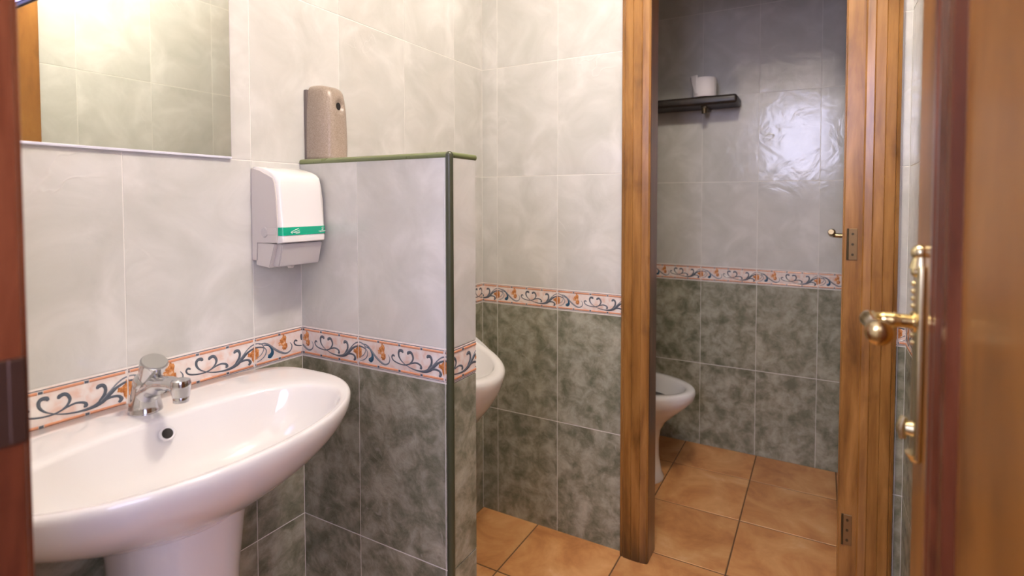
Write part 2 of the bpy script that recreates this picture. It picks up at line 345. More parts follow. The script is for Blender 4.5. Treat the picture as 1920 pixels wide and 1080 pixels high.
def border_mesh(x0, x1, phase):
    """listello tile from local x0..x1; s=0 of the print is at local x = phase"""
    key = ('b', round(x0, 4), round(x1, 4), round(phase, 4))
    if key in _cache: return _cache[key]
    bm = bmesh.new(); g = GAP/2
    a, b, c, d = x0+.0007, x1-.0007, g, BH-g
    e = .0005
    loft(bm, [[(a, THK, c), (b, THK, c), (b, THK, d), (a, THK, d)], [(a, e, c), (b, e, c), (b, e, d), (a, e, d)], [(a+e, 0, c+e), (b-e, 0, c+e), (b-e, 0, d-e), (a+e, 0, d-e)]], cap0=False)
    def clipx(x): return min(max(x, a+e), b-e)
    def quad(p, y, mi):
        q = [(clipx(x), y, z) for x, z in p]
        xs = [v[0] for v in q]
        if max(xs)-min(xs) < 1e-5: return
        vs = [bm.verts.new(v) for v in q]
        f = bm.faces.new(vs); f.material_index = mi
    # raised half-round rope bands top and bottom with small slate knots, thin slate line at the outer edges
    for zc, line in ((.115, .055), (.885, .945)):
        z = zc*BH; hw = .0026
        n0 = math.floor((x0-phase)/.0625)-1; k = n0
        while phase + k*.0625 < x1:
            s0 = phase + k*.0625 + .004; s1 = phase + (k+1)*.0625 - .004
            s0c, s1c = clipx(s0), clipx(s1)
            if s1c - s0c > .001:
                R = [[(xx, .0002-.0016*math.sin(math.pi*t/5), z + hw*(-math.cos(math.pi*t/5))) for t in range(6)] for xx in (s0c, s1c)]
                loft(bm, R, False, False, closed=False, mi=1)
            kx = phase + k*.0625
            quad([(kx-.003, z-.0022), (kx+.003, z-.0022), (kx+.003, z+.0022), (kx-.003, z+.0022)], -.0009, 2)
            k += 1
        quad([(a+e, line*BH-.0007), (b-e, line*BH-.0007), (b-e, line*BH+.0007), (a+e, line*BH+.0007)], -.0004, 3 if line < .5 else 2)
    # scrolls
    for shift in (-2, -1, 0, 1, 2):
        ox = phase + shift*PIT
        for pts, ws, mi in STROKES:
            if ox + max(p[0] for p in pts)*PIT < x0 or ox + min(p[0] for p in pts)*PIT > x1: continue
            P = sp(pts); n = 7; WW = []
            for i in range(len(P)):
                k = min(i//n, len(ws)-2); t = i/n-k; WW.append(ws[k]*(1-min(t, 1)) + ws[k+1]*min(t, 1))
            Q = [(ox + s*PIT, (.5+(t-.47)*.88)*BH) for s, t in P]
            L, R, T = [], [], []
            for i in range(len(Q)):
                i0, i1 = max(i-1, 0), min(i+1, len(Q)-1)
                dx, dz = Q[i1][0]-Q[i0][0], Q[i1][1]-Q[i0][1]; l = math.hypot(dx, dz) or 1
                w = WW[i]*BH*.5*1.22
                L.append((Q[i][0]-dz/l*w, Q[i][1]+dx/l*w)); R.append((Q[i][0]+dz/l*w, Q[i][1]-dx/l*w))
            for i in range(len(Q)-1):
                if not (a+e < Q[i][0] < b-e and a+e < Q[i+1][0] < b-e): continue
                y = -.0004; yt = -.0011
                for s0, s1 in ((L, Q), (Q, R)):
                    ya, yb = (y, yt) if s0 is L else (yt, y)
                    vs = [bm.verts.new((clipx(s0[i][0]), ya, s0[i][1])), bm.verts.new((clipx(s0[i+1][0]), ya, s0[i+1][1])),
                          bm.verts.new((clipx(s1[i+1][0]), yb, s1[i+1][1])), bm.verts.new((clipx(s1[i][0]), yb, s1[i][1]))]
                    f = bm.faces.new(vs); f.material_index = mi
        rr = random.Random(5)
        for fi, (s, t, rs, rt) in enumerate(FLOWERS):
            cx, cz = ox + s*PIT, (.5+(t-.47)*.88)*BH
            if cx + .012 < x0 or cx - .012 > x1: continue
            ring = []
            for k in range(14):
                w = 1 + .22*math.sin(k*2.1+fi*1.7)
                ring.append((clipx(cx + rs*PIT*w*math.cos(2*math.pi*k/14)), -.0003, cz + rt*BH*w*math.sin(2*math.pi*k/14)))
            if max(q[0] for q in ring)-min(q[0] for q in ring) < .001: continue
            cv = bm.verts.new((clipx(cx), -.0012-.0001*fi, cz)); rv = [bm.verts.new(q) for q in ring]
            for k in range(14):
                f = bm.faces.new((rv[k], rv[(k+1) % 14], cv)); f.material_index = 5
    for f in bm.faces:
        if f.normal.y > .3 and f.material_index: f.normal_flip()
    me = bpy.data.meshes.new('border_tile'); bm.to_mesh(me); bm.free()
    for m in (M_CREAM, M_ROPE, M_SCROLL, M_SCROLL2, M_DROP, M_FLOWER): me.materials.append(m)
    _cache[key] = me; return me

def tiled_face(parent, origin, rotz, length, joint, rows=ROWS, bphase=0.0, holes=(), topz=None):
    """origin: (x,y) of local x=0 ; wall runs along local +x, face towards local -y ; joint: local x of one joint"""
    k0 = math.floor((0-joint)/PIT); 
    R = Matrix.Rotation(rotz, 3, 'Z')
    for z0, z1, kind in rows:
        if topz is not None:
            if z0 >= topz-.001: continue
            z1 = min(z1, topz)
        k = k0
        while joint + k*PIT < length-.004:
            xa, xb = max(joint+k*PIT, 0), min(joint+(k+1)*PIT, length)
            orig = joint+k*PIT; k += 1
            if xb-xa < .006: continue
            segs = [(xa, xb)]
            for hx0, hx1, hz0, hz1 in holes:
                if z0 >= hz0-.001 and z0 < hz1-.001:
                    ns = []
                    for s0, s1 in segs:
                        if s1 <= hx0 or s0 >= hx1: ns.append((s0, s1)); continue
                        if s0 < hx0-.006: ns.append((s0, hx0))
                        if s1 > hx1+.006: ns.append((hx1, s1))
                    segs = ns
            for s0, s1 in segs:
                p = Vector((origin[0], origin[1], 0)) + R @ Vector((orig, 0, 0))
                if kind == 'border': me = border_mesh(s0-orig, s1-orig, bphase); nm = 'border_tile'; zz = z0; 
                else: me = tile_mesh(s0-orig, s1-orig, 0 if z0 >= 0 else 0.0, (z1-z0), M_LIGHT if kind == 'light' else M_GREEN); nm = 'wall_tile'; zz = z0
                if kind == 'green' and z0 < 0: zz = z1-(z1-z0)
                o = bpy.data.objects.new(nm, me); COL.objects.link(o); o.parent = parent
                o.location = (p.x, p.y, zz); o.rotation_euler = (0, 0, rotz)
def wall(name, boxes, label, m=M_GROUT):
    bm = bmesh.new()
    for a, b in boxes: add_box(bm, a, b)
    o = obj(name, bm, m); tag(o, label, 'wall', kind='structure'); return o
G = .0007                      # grout lies this far behind the tile faces
PI = math.pi
YS = -2.0
# left wall: face towards +x at x=0, runs along +y  -> local x=+y means rotz=+90deg, local -y -> +x
wl = wall('wall_left', [((-.12, .19, -.05), (-G, STALL+.12, CEIL))], 'left wall of pale marbled tiles over grey-green tiles, behind the washbasin and mirror')
LOW = [r for r in ROWS if r[0] < ZT+TH-.001]; HIGH = [r for r in ROWS if r[0] >= ZT+TH-.001]
tiled_face(wl, (0, .192), PI/2, PF-.192, J0-.192, rows=LOW)
tiled_face(wl, (0, PF+PT), PI/2, BACK-PF-PT, J0+PIT*2-PF-PT, rows=LOW)
tiled_face(wl, (0, .192), PI/2, BACK-.192, J0-.192, rows=HIGH)
# right wall: face towards -x ; runs along -y -> rotz=-90
wr = wall('wall_right', [((RIGHT+G, .10, -.05), (RIGHT+.12, STALL+.12, CEIL))], 'right wall of pale tiles, the narrow strip between the two wooden doors')
tiled_face(wr, (RIGHT, BACK), -PI/2, BACK-.19, (BACK-1.451) % PIT)
# back wall with the stall doorway; face towards -y
DX0, DX1, DZ = .654, 1.231, 2.04        # clear opening of the frame
CX0, CX1 = .559, 1.312                  # outer edges of the casing
wb = wall('wall_back', [((-.001, BACK+G, -.05), (.64, BACK+.05, CEIL)), ((1.245, BACK+G, -.05), (RIGHT+.002, BACK+.05, CEIL)), ((.64, BACK+G, DZ+.02), (1.245, BACK+.05, CEIL))],
          'back wall of pale and grey-green tiles left of the stall doorway')
tiled_face(wb, (0, BACK), 0, RIGHT, .0671, holes=[(.628, 1.25, -.1, ZT+3*TH-.01)])
# stall
ws = wall('wall_stall_back', [((-.12, STALL+G, -.05), (RIGHT+.12, STALL+.12, CEIL))], 'tiled wall at the back of the toilet stall, behind the shelf')
tiled_face(ws, (0, STALL), 0, RIGHT, .6261-.5)
tiled_face(wl, (0, BACK+.05), PI/2, STALL-BACK-.05, .1)
tiled_face(wr, (RIGHT, STALL), -PI/2, STALL-BACK-.05, .2)
# partition
wp = wall('wall_partition', [((-.001, PF+G, -.05), (PE-.004, PF+PT-G, ZT+TH-.001))], 'waist-high tiled dividing wall with green trim, between washbasin and urinal')
tiled_face(wp, (0, PF), 0, PE-.006, .1937, topz=ZT+TH)
tiled_face(wp, (PE, PF+.009), PI/2, PT-.013, .095, bphase=.0, topz=ZT+TH)
tiled_face(wp, (PE-.006, PF+PT), PI, PE-.006, .015, topz=ZT+TH)
tp = ZT+TH
bm = bmesh.new()
tube(bm, [(.0015, PF+.0045, tp+.0045), (PE-.006, PF+.0045, tp+.0045)], .0068, 14); obj('top_trim', bm, M_TRIM, wp, smooth=True, angle=40)
bm = bmesh.new()
tube(bm, [(PE-.0045, PF+.006, tp+.0045), (PE-.0045, PF+PT-.002, tp+.0045)], .0068, 14); obj('top_trim', bm, M_TRIM, wp, smooth=True, angle=40)
box('top_slab', (.0015, PF+.009, tp-.002), (PE-.009, PF+PT-.001, tp+.009), M_GROUT, wp, bev=.001)
bm = bmesh.new(); tube(bm, [(PE-.0045, PF+.0045, .0), (PE-.0045, PF+.0045, tp+.006)], .0082, 16)
c_ = obj('corner_trim', bm, M_TRIM_D, wp, smooth=True, angle=40); c_['label'] = 'dark olive corner trim'
bm = bmesh.new(); bmesh.ops.create_uvsphere(bm, u_segments=14, v_segments=8, radius=.0085, matrix=Matrix.Translation((PE-.0045, PF+.0045, tp+.004))); obj('trim_knob', bm, M_TRIM_D, wp, smooth=True)

# front wall with the entry doorway (the camera stands in it)
EX0, EX1 = .536, 1.285
wf = wall('wall_front', [((-.12, .03, -.05), (EX0-.035, .188, CEIL)), ((EX1+.03, .03, -.05), (RIGHT+.12, .098, CEIL)), ((EX0-.035, .03, 2.06), (EX1+.03, .188, CEIL))],
          'wall beside the entrance doorway, behind the reddish wooden jamb', M_PLASTER)
# vestibule behind the camera with its window
wv = wall('wall_vestibule', [((-.7, YS, -.05), (-.6, .03, CEIL)), ((2.1, YS, -.05), (2.2, .03, CEIL)),
                             ((-.7, -.07+.1, -.05), (-.12, .10, CEIL)), ((RIGHT+.12, .03, -.05), (2.2, .10, CEIL)),
                             ((-.6, -1.60, -.05), (.56, -1.5, CEIL)), ((1.23, -1.60, -.05), (2.1, -1.5, CEIL)),
                             ((.56, -1.60, -.05), (1.23, -1.5, 1.45)), ((.56, -1.60, 2.30), (1.23, -1.5, CEIL))], 'plain painted wall of the vestibule behind the viewer', M_PLASTER)
wn = empty('window_1', (.895, -1.55, 1.875)); tag(wn, 'daylit window in the vestibule behind the viewer', 'window', kind='structure')
for a, b in (((-.335, -.03, -.425), (-.30, .03, .425)), ((.30, -.03, -.425), (.335, .03, .425)), ((-.30, -.03, -.425), (.30, .03, -.39)), ((-.30, -.03, .39), (.30, .03, .425)), ((.10, -.02, -.39), (.13, .02, .39)), ((-.30, -.02, .05), (.10, .02, .075))):
    box('frame_bar', a, b, M_PLASTER, wn, bev=.002)
cl = box('ceiling', (-.7, YS, CEIL), (2.2, STALL+.12, CEIL+.08), M_PLASTER); tag(cl, 'plain white ceiling above the washroom', 'ceiling', kind='structure')

# ------------------------------------------------------------------ floor
fl = box('floor', (-.7, YS, -.06), (2.2, STALL+.12, -.0012), M_GROUT_F); tag(fl, 'floor of square orange-brown terracotta tiles', 'floor', kind='structure')
FS, FX, FY = .3228, .5616, 2.3661
def floor_tile(x0, x1, y0, y1):
    g = .0022; e = .0012; a, b, c, d = x0+g, x1-g, y0+g, y1-g
    key = ('f', round(x1-x0, 4), round(y1-y0, 4))
    if key not in _cache:
        bm = bmesh.new(); A, B = (x1-x0)/2-g, (y1-y0)/2-g
        loft(bm, [[(-A, -B, -.008), (A, -B, -.008), (A, B, -.008), (-A, B, -.008)], [(-A, -B, -e), (A, -B, -e), (A, B, -e), (-A, B, -e)], [(-A+e, -B+e, 0), (A-e, -B+e, 0), (A-e, B-e, 0), (-A+e, B-e, 0)]], cap0=False)
        bmesh.ops.recalc_face_normals(bm, faces=bm.faces)
        me = bpy.data.meshes.new('floor_tile'); bm.to_mesh(me); bm.free(); me.materials.append(M_FLOOR); _cache[key] = me
    o = bpy.data.objects.new('floor_tile', _cache[key]); COL.objects.link(o); o.parent = fl; o.location = ((x0+x1)/2, (y0+y1)/2, random.uniform(-.0003, .0003))
for i in range(-2, 4):
    for j in range(-8, 2):
        x0, x1 = max(FX+(i-0)*FS, 0), min(FX+(i+1)*FS, RIGHT)
        y0, y1 = max(FY+j*FS, .19), min(FY+(j+1)*FS, STALL)
        if x1-x0 > .01 and y1-y0 > .01: floor_tile(x0, x1, y0, y1)

# ------------------------------------------------------------------ stall door (door_1): frame, hinges, leaf standing open inside the stall
d1 = empty('door_1', (DX0, BACK, 0)); tag(d1, 'golden-brown wooden frame of the toilet stall doorway with its door standing open inwards', 'door', kind='structure')
def W2(o, root):   # world-space mesh parented to a root empty without moving
    o.parent = root; o.matrix_parent_inverse = Matrix.LocRotScale(root.location, root.rotation_euler, None).inverted(); return o
YF = BACK-.026
def casing_profile(xo, xi, y=YF):
    s = 1 if xi > xo else -1; w = abs(xi-xo)
    pr = [(0, .026), (0, .006), (.08, .003), (.10, .0045), (.13, .001), (.40, -.0015), (.415, .0005), (.43, -.001), (.70, -.001), (.72, .0015), (.74, .0), (.95, .002), (1.0, .006), (1.0, .026)]
    return [(xo + s*w*t, y+d) for t, d in pr]
bm = bmesh.new(); extrude_profile(bm, casing_profile(CX0, DX0-.001), .0, DZ+.10); W2(obj('casing', bm, M_WOOD), d1)
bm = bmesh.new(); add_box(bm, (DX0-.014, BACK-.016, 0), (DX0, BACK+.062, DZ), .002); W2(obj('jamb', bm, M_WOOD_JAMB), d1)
bm = bmesh.new(); extrude_profile(bm, casing_profile(CX1, DX1), .0, DZ+.10); W2(obj('casing', bm, M_WOOD), d1)
bm = bmesh.new(); add_box(bm, (1.1885, BACK-.012, 0), (DX1+.014, BACK+.028, DZ), .003); add_box(bm, (1.1865, BACK-.004, 0), (1.192, BACK+.02, DZ), .001)
W2(obj('jamb', bm, M_WOOD), d1)
bm = bmesh.new(); add_box(bm, (CX0, YF, DZ), (CX1, BACK+.0, DZ+.10), .004); W2(obj('head_casing', bm, M_WOOD), d1)
bm = bmesh.new(); add_box(bm, (DX0, BACK-.012, DZ-.02), (1.19, BACK+.055, DZ+.014), .002); W2(obj('head_jamb', bm, M_WOOD), d1)
for z, h in ((1.062, .085), (.275, .085), (1.80, .085)):
    bm = bmesh.new(); add_box(bm, (1.199, BACK-.0145, z-h/2), (1.221, BACK-.011, z+h/2), .001)
    hg = W2(obj('hinge', bm, M_HINGE), d1)
    bm = bmesh.new(); 
    for dz in (-.028, 0, .028): tube(bm, [(1.210, BACK-.0145, z+dz), (1.210, BACK-.0165, z+dz)], .0034, 10)
    tube(bm, [(1.1985, BACK-.0135, z-h/2), (1.1985, BACK-.0135, z+h/2)], .0028, 10)
    sc = obj('hinge_pin', bm, M_BRONZE, smooth=True, angle=40); sc.parent = hg; sc.matrix_parent_inverse = Matrix.Translation(d1.location).inverted() @ Matrix.Identity(4)
    sc.matrix_parent_inverse = Matrix.Identity(4)
bm = bmesh.new(); add_box(bm, (1.213, BACK+.055, .012), (1.248, BACK+.055+.60, DZ-.03), .002); leaf1 = W2(obj('door_leaf', bm, M_WOOD), d1)
bm = bmesh.new()
add_box(bm, (1.209, 2.258, .98), (1.2135, 2.298, 1.14), .002)
tube(bm, smooth_path([(1.21, 2.28, 1.050), (1.192, 2.28, 1.050), (1.176, 2.28, 1.051), (1.170, 2.272, 1.053), (1.168, 2.255, 1.056)], 4), .0085, 12)
tube(bm, [(1.168, 2.258, 1.054), (1.168, 2.20, 1.066), (1.166, 2.185, 1.068)], [.009, .0135, .009], 12)
h1 = obj('door_handle', bm, M_AGED, smooth=True, angle=40); h1.parent = leaf1; h1['label'] = 'small aged brass lever'

# ------------------------------------------------------------------ entry door (door_2): jamb at the left edge of the view, leaf open along the right
d2 = empty('door_2', (EX1, .10, 0)); tag(d2, 'brown wooden entrance door standing open at the right edge with brass lever handle', 'door', kind='structure')
bm = bmesh.new(); add_box(bm, (EX0-.034, -.0, 0), (EX0, .190, 2.06), .003); W2(obj('jamb', bm, M_WOOD_RED), d2)['label'] = 'reddish varnished jamb at the left edge'
bm = bmesh.new(); add_box(bm, (EX0-.034, .0, 2.03), (EX1, .190, 2.06), .003); W2(obj('head_jamb', bm, M_WOOD_RED), d2)
bm = bmesh.new(); add_box(bm, (EX0-.11, .1885, 0), (EX0-.012, .197, 2.10), .003); W2(obj('casing', bm, M_WOOD_RED), d2)
bm = bmesh.new(); add_box(bm, (EX0-.001, .12, .972), (EX0+.001, .1895, 1.045), .0015); add_box(bm, (EX0-.001, .178, .972), (EX0+.0015, .1905, 1.045), .002)
st = W2(obj('strike_plate', bm, M_STRIKE), d2)
bm = bmesh.new(); add_box(bm, (EX0+.0008, .150, .992), (EX0+.0013, .168, 1.022)); s2 = obj('bolt_hole', bm, M_DARK); s2.parent = st
LX, LY0, LY1 = 1.2425, .105, .814
bm = bmesh.new(); add_box(bm, (LX, LY0, .012), (LX+.035, LY1, 2.02), .002)
leaf = W2(obj('door_leaf', bm, M_PANEL), d2)
def lf(name, bm, m, smooth=False, label=None):
    o = obj(name, bm, m, smooth=smooth, angle=40 if smooth else None); o.parent = leaf
    if label: o['label'] = label
    return o
PY0, PY1, PZ0, PZ1 = .235, .647, .16, 1.90
def frame_ring(bm, sections, x):
    # sections: (inset, x offset) swept round the panel rectangle
    rings = []
    for ins, dx in sections:
        rings.append([(x+dx, PY0+ins, PZ0+ins), (x+dx, PY1-ins, PZ0+ins), (x+dx, PY1-ins, PZ1-ins), (x+dx, PY0+ins, PZ1-ins)])
    loft(bm, rings, False, False)
bm = bmesh.new()
frame_ring(bm, [(0, .001), (0, -.008), (.006, -.0125), (.016, -.0125), (.020, -.007), (.028, -.012), (.036, -.0125), (.044, -.007), (.052, -.009), (.060, -.0105), (.070, -.009), (.076, -.001), (.079, .001)], LX)
lf('panel_moulding', bm, M_WOOD_RED, label='dark reddish ridged moulding')
bm = bmesh.new(); frame_ring(bm, [(.079, .0006), (.082, -.0012), (.096, -.0016)], LX); 
add_box(bm, (LX-.0016, PY0+.0955, PZ0+.0955), (LX+.0004, PY1-.0955, PZ1-.0955))
lf('door_panel', bm, M_PANEL)
HY = .765
bm = bmesh.new(); add_box(bm, (LX-.0075, HY-.019, .872), (LX+.0002, HY+.019, 1.102), .0025, 3)
tube(bm, [(LX-.003, HY, 1.098), (LX-.003, HY, 1.112)], [.012, .008], 14); 
bmesh.ops.create_uvsphere(bm, u_segments=14, v_segments=10, radius=.0095, matrix=Matrix.Translation((LX-.004, HY, 1.117)))
bmesh.ops.create_uvsphere(bm, u_segments=14, v_segments=10, radius=.007, matrix=Matrix.Translation((LX-.006, HY, 1.094)))
tube(bm, [(LX-.003, HY, .876), (LX-.003, HY, .866)], [.012, .006], 14)
for k in range(9):
    bmesh.ops.create_uvsphere(bm, u_segments=8, v_segments=6, radius=.0028, matrix=Matrix.Translation((LX-.0080, HY+.014, 1.078-k*.009)))
lf('handle_plate', bm, M_BRASS_P, True, 'tall pale brass back plate')
bm = bmesh.new()
tube(bm, [(LX-.002, HY, 1.034), (LX-.010, HY, 1.034)], [.015, .012], 18)
tube(bm, smooth_path([(LX-.008, HY, 1.034), (LX-.024, HY, 1.034), (LX-.040, HY, 1.034), (LX-.050, HY-.004, 1.034), (LX-.0535, HY-.016, 1.033)], 5), [.0085]*6+[.0095]*5+[.0085]*10, 16)
tube(bm, smooth_path([(LX-.0535, HY+.012, 1.033), (LX-.053, HY-.015, 1.033), (LX-.051, HY-.045, 1.033), (LX-.050, HY-.072, 1.033), (LX-.049, HY-.084, 1.033)], 4),
     [.006, .009, .011, .010, .009, .0085, .0085, .009, .0095, .0105, .0115, .0125, .0135, .014, .0135, .010, .006], 18)
lf('lever_handle', bm, M_BRASS, True, 'polished brass lever')
bm = bmesh.new(); tube(bm, [(LX-.006, HY, .905), (LX-.015, HY, .905)], [.010, .008], 14); tube(bm, [(LX-.016, HY-.0, .918), (LX-.019, HY, .905), (LX-.017, HY, .892)], [.004, .006, .004], 10)
lf('thumb_turn', bm, M_BRASS_P, True)
for z in (.25, 1.75):
    bm = bmesh.new(); tube(bm, [(LX+.030, LY0-.004, z-.045), (LX+.030, LY0-.004, z+.045)], .007, 12); lf('hinge', bm, M_BRASS, True)
for ch in leaf.children: ch.matrix_parent_inverse = Matrix.Identity(4)
# children of leaves are modelled in world space; the leaf object itself sits at the origin of the world through its inverse

# ------------------------------------------------------------------ washbasin
def lerp(a, b, t): return a + (b-a)*t
NS = 96; CYS = .500; ZR = .802
def sup(t, cx, af, ab, b, nf, nb):
    c, s = math.cos(t), math.sin(t)
    n = nf if c >= 0 else nb; a = af if c >= 0 else ab
    return cx + a*math.copysign(abs(c)**(2/n), c), b*math.copysign(abs(s)**(2/n), s)
def O(t): return sup(t, .175, .232, .172, .302, 2.05, 4.2)
def I_(t): return sup(t, .245, .143, .122, .248, 2.05, 2.5)
ts = [2*PI*k/NS for k in range(NS)]
def ringO(sx, z, cx=.175, minx=.0035): return [(max(cx+(O(t)[0]-cx)*sx, minx), CYS+O(t)[1]*sx, z) for t in ts]
def ringM(f, z): return [(lerp(O(t)[0], I_(t)[0], f), CYS+lerp(O(t)[1], I_(t)[1], f), z) for t in ts]
def ringI(s, z, cx=.235): return [(cx+(I_(t)[0]-cx)*s, CYS+I_(t)[1]*s, z) for t in ts]
def ringU(fr, z):  # underside tapering to the pedestal neck
    out = []
    for t in ts:
        ox, oy = O(t); px_, py_ = .150+.105*math.cos(t), .095*math.sin(t)
        out.append((max(lerp(px_, ox, fr), .0035), CYS+lerp(py_, oy, fr), z))
    return out
rings = [ringU(.0, ZR-.165), ringU(.12, ZR-.150), ringU(.28, ZR-.134), ringU(.46, ZR-.117), ringU(.64, ZR-.096), ringU(.79, ZR-.075), ringU(.905, ZR-.052), ringU(.962, ZR-.035),
         ringU(.992, ZR-.022), ringU(1.0, ZR-.012), ringU(.998, ZR-.005), ringU(.985, ZR-.001), ringU(.97, ZR),
         ringM(.28, ZR), ringM(.6, ZR-.0008), ringM(.85, ZR-.0016), ringM(.96, ZR-.0032), ringI(.992, ZR-.006),
         ringI(.980, ZR-.011), ringI(.958, ZR-.022), ringI(.92, ZR-.042), ringI(.86, ZR-.064), ringI(.76, ZR-.088), ringI(.62, ZR-.108), ringI(.45, ZR-.120), ringI(.28, ZR-.126), ringI(.10, ZR-.130)]
sink = empty('washbasin', (.15, CYS, 0)); tag(sink, 'white oval ceramic pedestal washbasin fixed to the left wall', 'sink')
def inv(o, root):
    o.parent = root; o.matrix_parent_inverse = Matrix.Translation(root.location).inverted(); return o
bm = bmesh.new(); loft(bm, rings); inv(obj('basin', bm, M_CERAMIC, smooth=True, angle=60), sink)
def ell(cx, a, b, z, n=48, e=2.4):
    r = []
    for k in range(n):
        t = 2*PI*k/n; c, s = math.cos(t), math.sin(t)
        r.append((max(cx+a*math.copysign(abs(c)**(2/e), c), .004), CYS+b*math.copysign(abs(s)**(2/e), s), z))
    return r
bm = bmesh.new()
loft(bm, [ell(.14, .135, .118, .0), ell(.14, .133, .116, .02), ell(.145, .112, .098, .06), ell(.150, .098, .086, .20), ell(.153, .094, .083, .40), ell(.155, .100, .088, .54), ell(.157, .108, .094, .62), ell(.160, .113, .100, .668)])
inv(obj('pedestal', bm, M_CERAMIC, smooth=True, angle=60), sink)
bm = bmesh.new()
c0 = Vector((.1355, CYS, .7735)); nrm = Vector((.86, 0, .5)).normalized()
Rq = nrm.to_track_quat('Z', 'Y').to_matrix().to_4x4()
loft(bm, [[(c0 + Rq.to_3x3() @ Vector((r*math.cos(2*PI*k/24), r*math.sin(2*PI*k/24), h))) for k in range(24)] for r, h in ((.0125, -.002), (.0125, .002), (.0100, .0028), (.0088, .001))], False, False)
inv(obj('overflow_ring', bm, M_CERAMIC, smooth=True), sink)
bm = bmesh.new(); loft(bm, [[(c0 + Rq.to_3x3() @ Vector((r*math.cos(2*PI*k/24), r*math.sin(2*PI*k/24), h))) for k in range(24)] for r, h in ((.0092, -.001), (.0092, .0012))])
inv(obj('overflow_hole', bm, M_DARK), sink)
bm = bmesh.new(); lathe(bm, [(.022, -.001), (.022, .002), (.017, .003), (.014, .0)], 24, (.235, CYS, ZR-.130), True, True); inv(obj('drain', bm, M_CHROME, smooth=True), sink)

# ------------------------------------------------------------------ tap
fc = empty('faucet', (.068, CYS, ZR)); tag(fc, 'chrome push tap standing on the back ledge of the white washbasin', 'faucet')
bm = bmesh.new()
tube(bm, smooth_path([(.066, CYS, ZR-.002), (.066, CYS, ZR+.012), (.068, CYS, ZR+.032), (.072, CYS, ZR+.052)], 5), [.0265, .0265, .026, .0255, .025, .0245, .024, .0235, .023, .0225, .022, .0215, .021, .0208, .0205, .020], 28)
tube(bm, smooth_path([(.064, CYS, ZR+.028), (.090, CYS, ZR+.045), (.125, CYS, ZR+.058), (.158, CYS, ZR+.062), (.180, CYS, ZR+.061)], 5),
     [(.020, .022)]*4 + [(.018, .017)]*5 + [(.015, .012)]*6 + [(.0135, .0105)]*6, 22)
bmesh.ops.create_uvsphere(bm, u_segments=24, v_segments=14, radius=.0212, matrix=Matrix.Translation((.072, CYS, ZR+.052)))
inv(obj('faucet_body', bm, M_CHROME, smooth=True, angle=45), fc)
bm = bmesh.new()
lathe(bm, [(.0095, -.026), (.0115, -.026), (.0120, -.018), (.0118, -.0175), (.0128, -.0165), (.0145, -.004), (.0150, .006), (.0138, .011), (.008, .0135)], 26, (.181, CYS, ZR+.062))
inv(obj('aerator', bm, M_CHROME, smooth=True, angle=35), fc)
bm = bmesh.new()
tube(bm, [(.0760, CYS, ZR+.054), (.0795, CYS, ZR+.060), (.0800, CYS, ZR+.061), (.0980, CYS, ZR+.090), (.0995, CYS, ZR+.0925)], [.0170, .0170, .0160, .0215, .0210], 28)
hd = inv(obj('push_handle', bm, M_CHROME, smooth=True, angle=40), fc)
bm = bmesh.new(); tube(bm, [(.0994, CYS, ZR+.0924), (.1008, CYS, ZR+.0947)], [.0205, .0190], 28); cp = obj('handle_cap', bm, M_CHROME_D, smooth=True, angle=40); cp.parent = hd

# ------------------------------------------------------------------ mirror
mr = empty('mirror', (0, .42, 1.273)); tag(mr, 'frameless rectangular mirror on the pale tiles above the washbasin', 'mirror')
inv(box('glass', (.0, .20, 1.2735), (.0045, .705, 2.02), M_MIRROR, bev=.0), mr)
inv(box('bottom_channel', (.0, .20, 1.2695), (.0068, .705, 1.2742), M_BLUEWHITE, bev=.0008), mr)
inv(box('side_edge', (.0, .705, 1.2735), (.0047, .7066, 2.02), M_GREY_PL), mr)
for y, z in ((.30, 1.2735),):
    inv(box('clip', (.0, y-.008, z-.008), (.0085, y+.008, z+.010), M_CHROME, bev=.001), mr)

# ------------------------------------------------------------------ pale fixture above the mirror's left end, its glow added
fx = empty('pale_fixture', (0, .24, 1.49)); tag(fx, 'pale box fixture with added lavender glow and black end strip, at the top left corner above the basin', 'lamp')
inv(box('casing', (.0072, .12, 1.484), (.135, .352, 1.62), M_BLUEWHITE, bev=.004), fx)
inv(box('glow_underside', (.012, .125, 1.481), (.130, .349, 1.4842), M_GLOW, bev=.001), fx)
inv(box('end_strip', (.0072, .353, 1.478), (.137, .359, 1.60), M_BLACK, bev=.002), fx)

# ------------------------------------------------------------------ soap dispenser
sd = empty('soap_dispenser', (0, .812, 1.03)); tag(sd, 'white wall soap dispenser with green stripe in the corner by the dividing wall', 'dispenser')
def disp_ring(z, xf, y0=.753, y1=.871, x0=.001, r=.012, k=5):
    pts = [(x0, y0, z)]
    for cx, cy, a0 in ((xf-r, y0+r, -90), (xf-r, y1-r, 0)):
        for i in range(k+1):
            a = math.radians(a0 + 90*i/k); pts.append((cx+r*math.cos(a), cy+r*math.sin(a), z))
    pts.append((x0, y1, z)); return pts
prof = [(1.0855, .096), (1.088, .101), (1.098, .102), (1.1015, .101), (1.121, .1005), (1.124, .0995), (1.16, .0955), (1.20, .092), (1.220, .0895), (1.231, .086), (1.239, .078), (1.2455, .064), (1.251, .044), (1.255, .022)]
bm = bmesh.new()
R = [disp_ring(z, x, r=min(.012, (x-.001)*.55)) for z, x in prof]
for i, r_ in enumerate(R):   # the domed top draws the sides in a little
    s = max(0, (prof[i][0]-1.236)/.02)*.08
    R[i] = [(x, .812+(y-.812)*(1-s), z) for x, y, z in r_]
loft(bm, R); bmesh.ops.remove_doubles(bm, verts=bm.verts, dist=.00001)
cov = inv(obj('cover', bm, M_WHITE_PL, smooth=True, angle=42), sd)
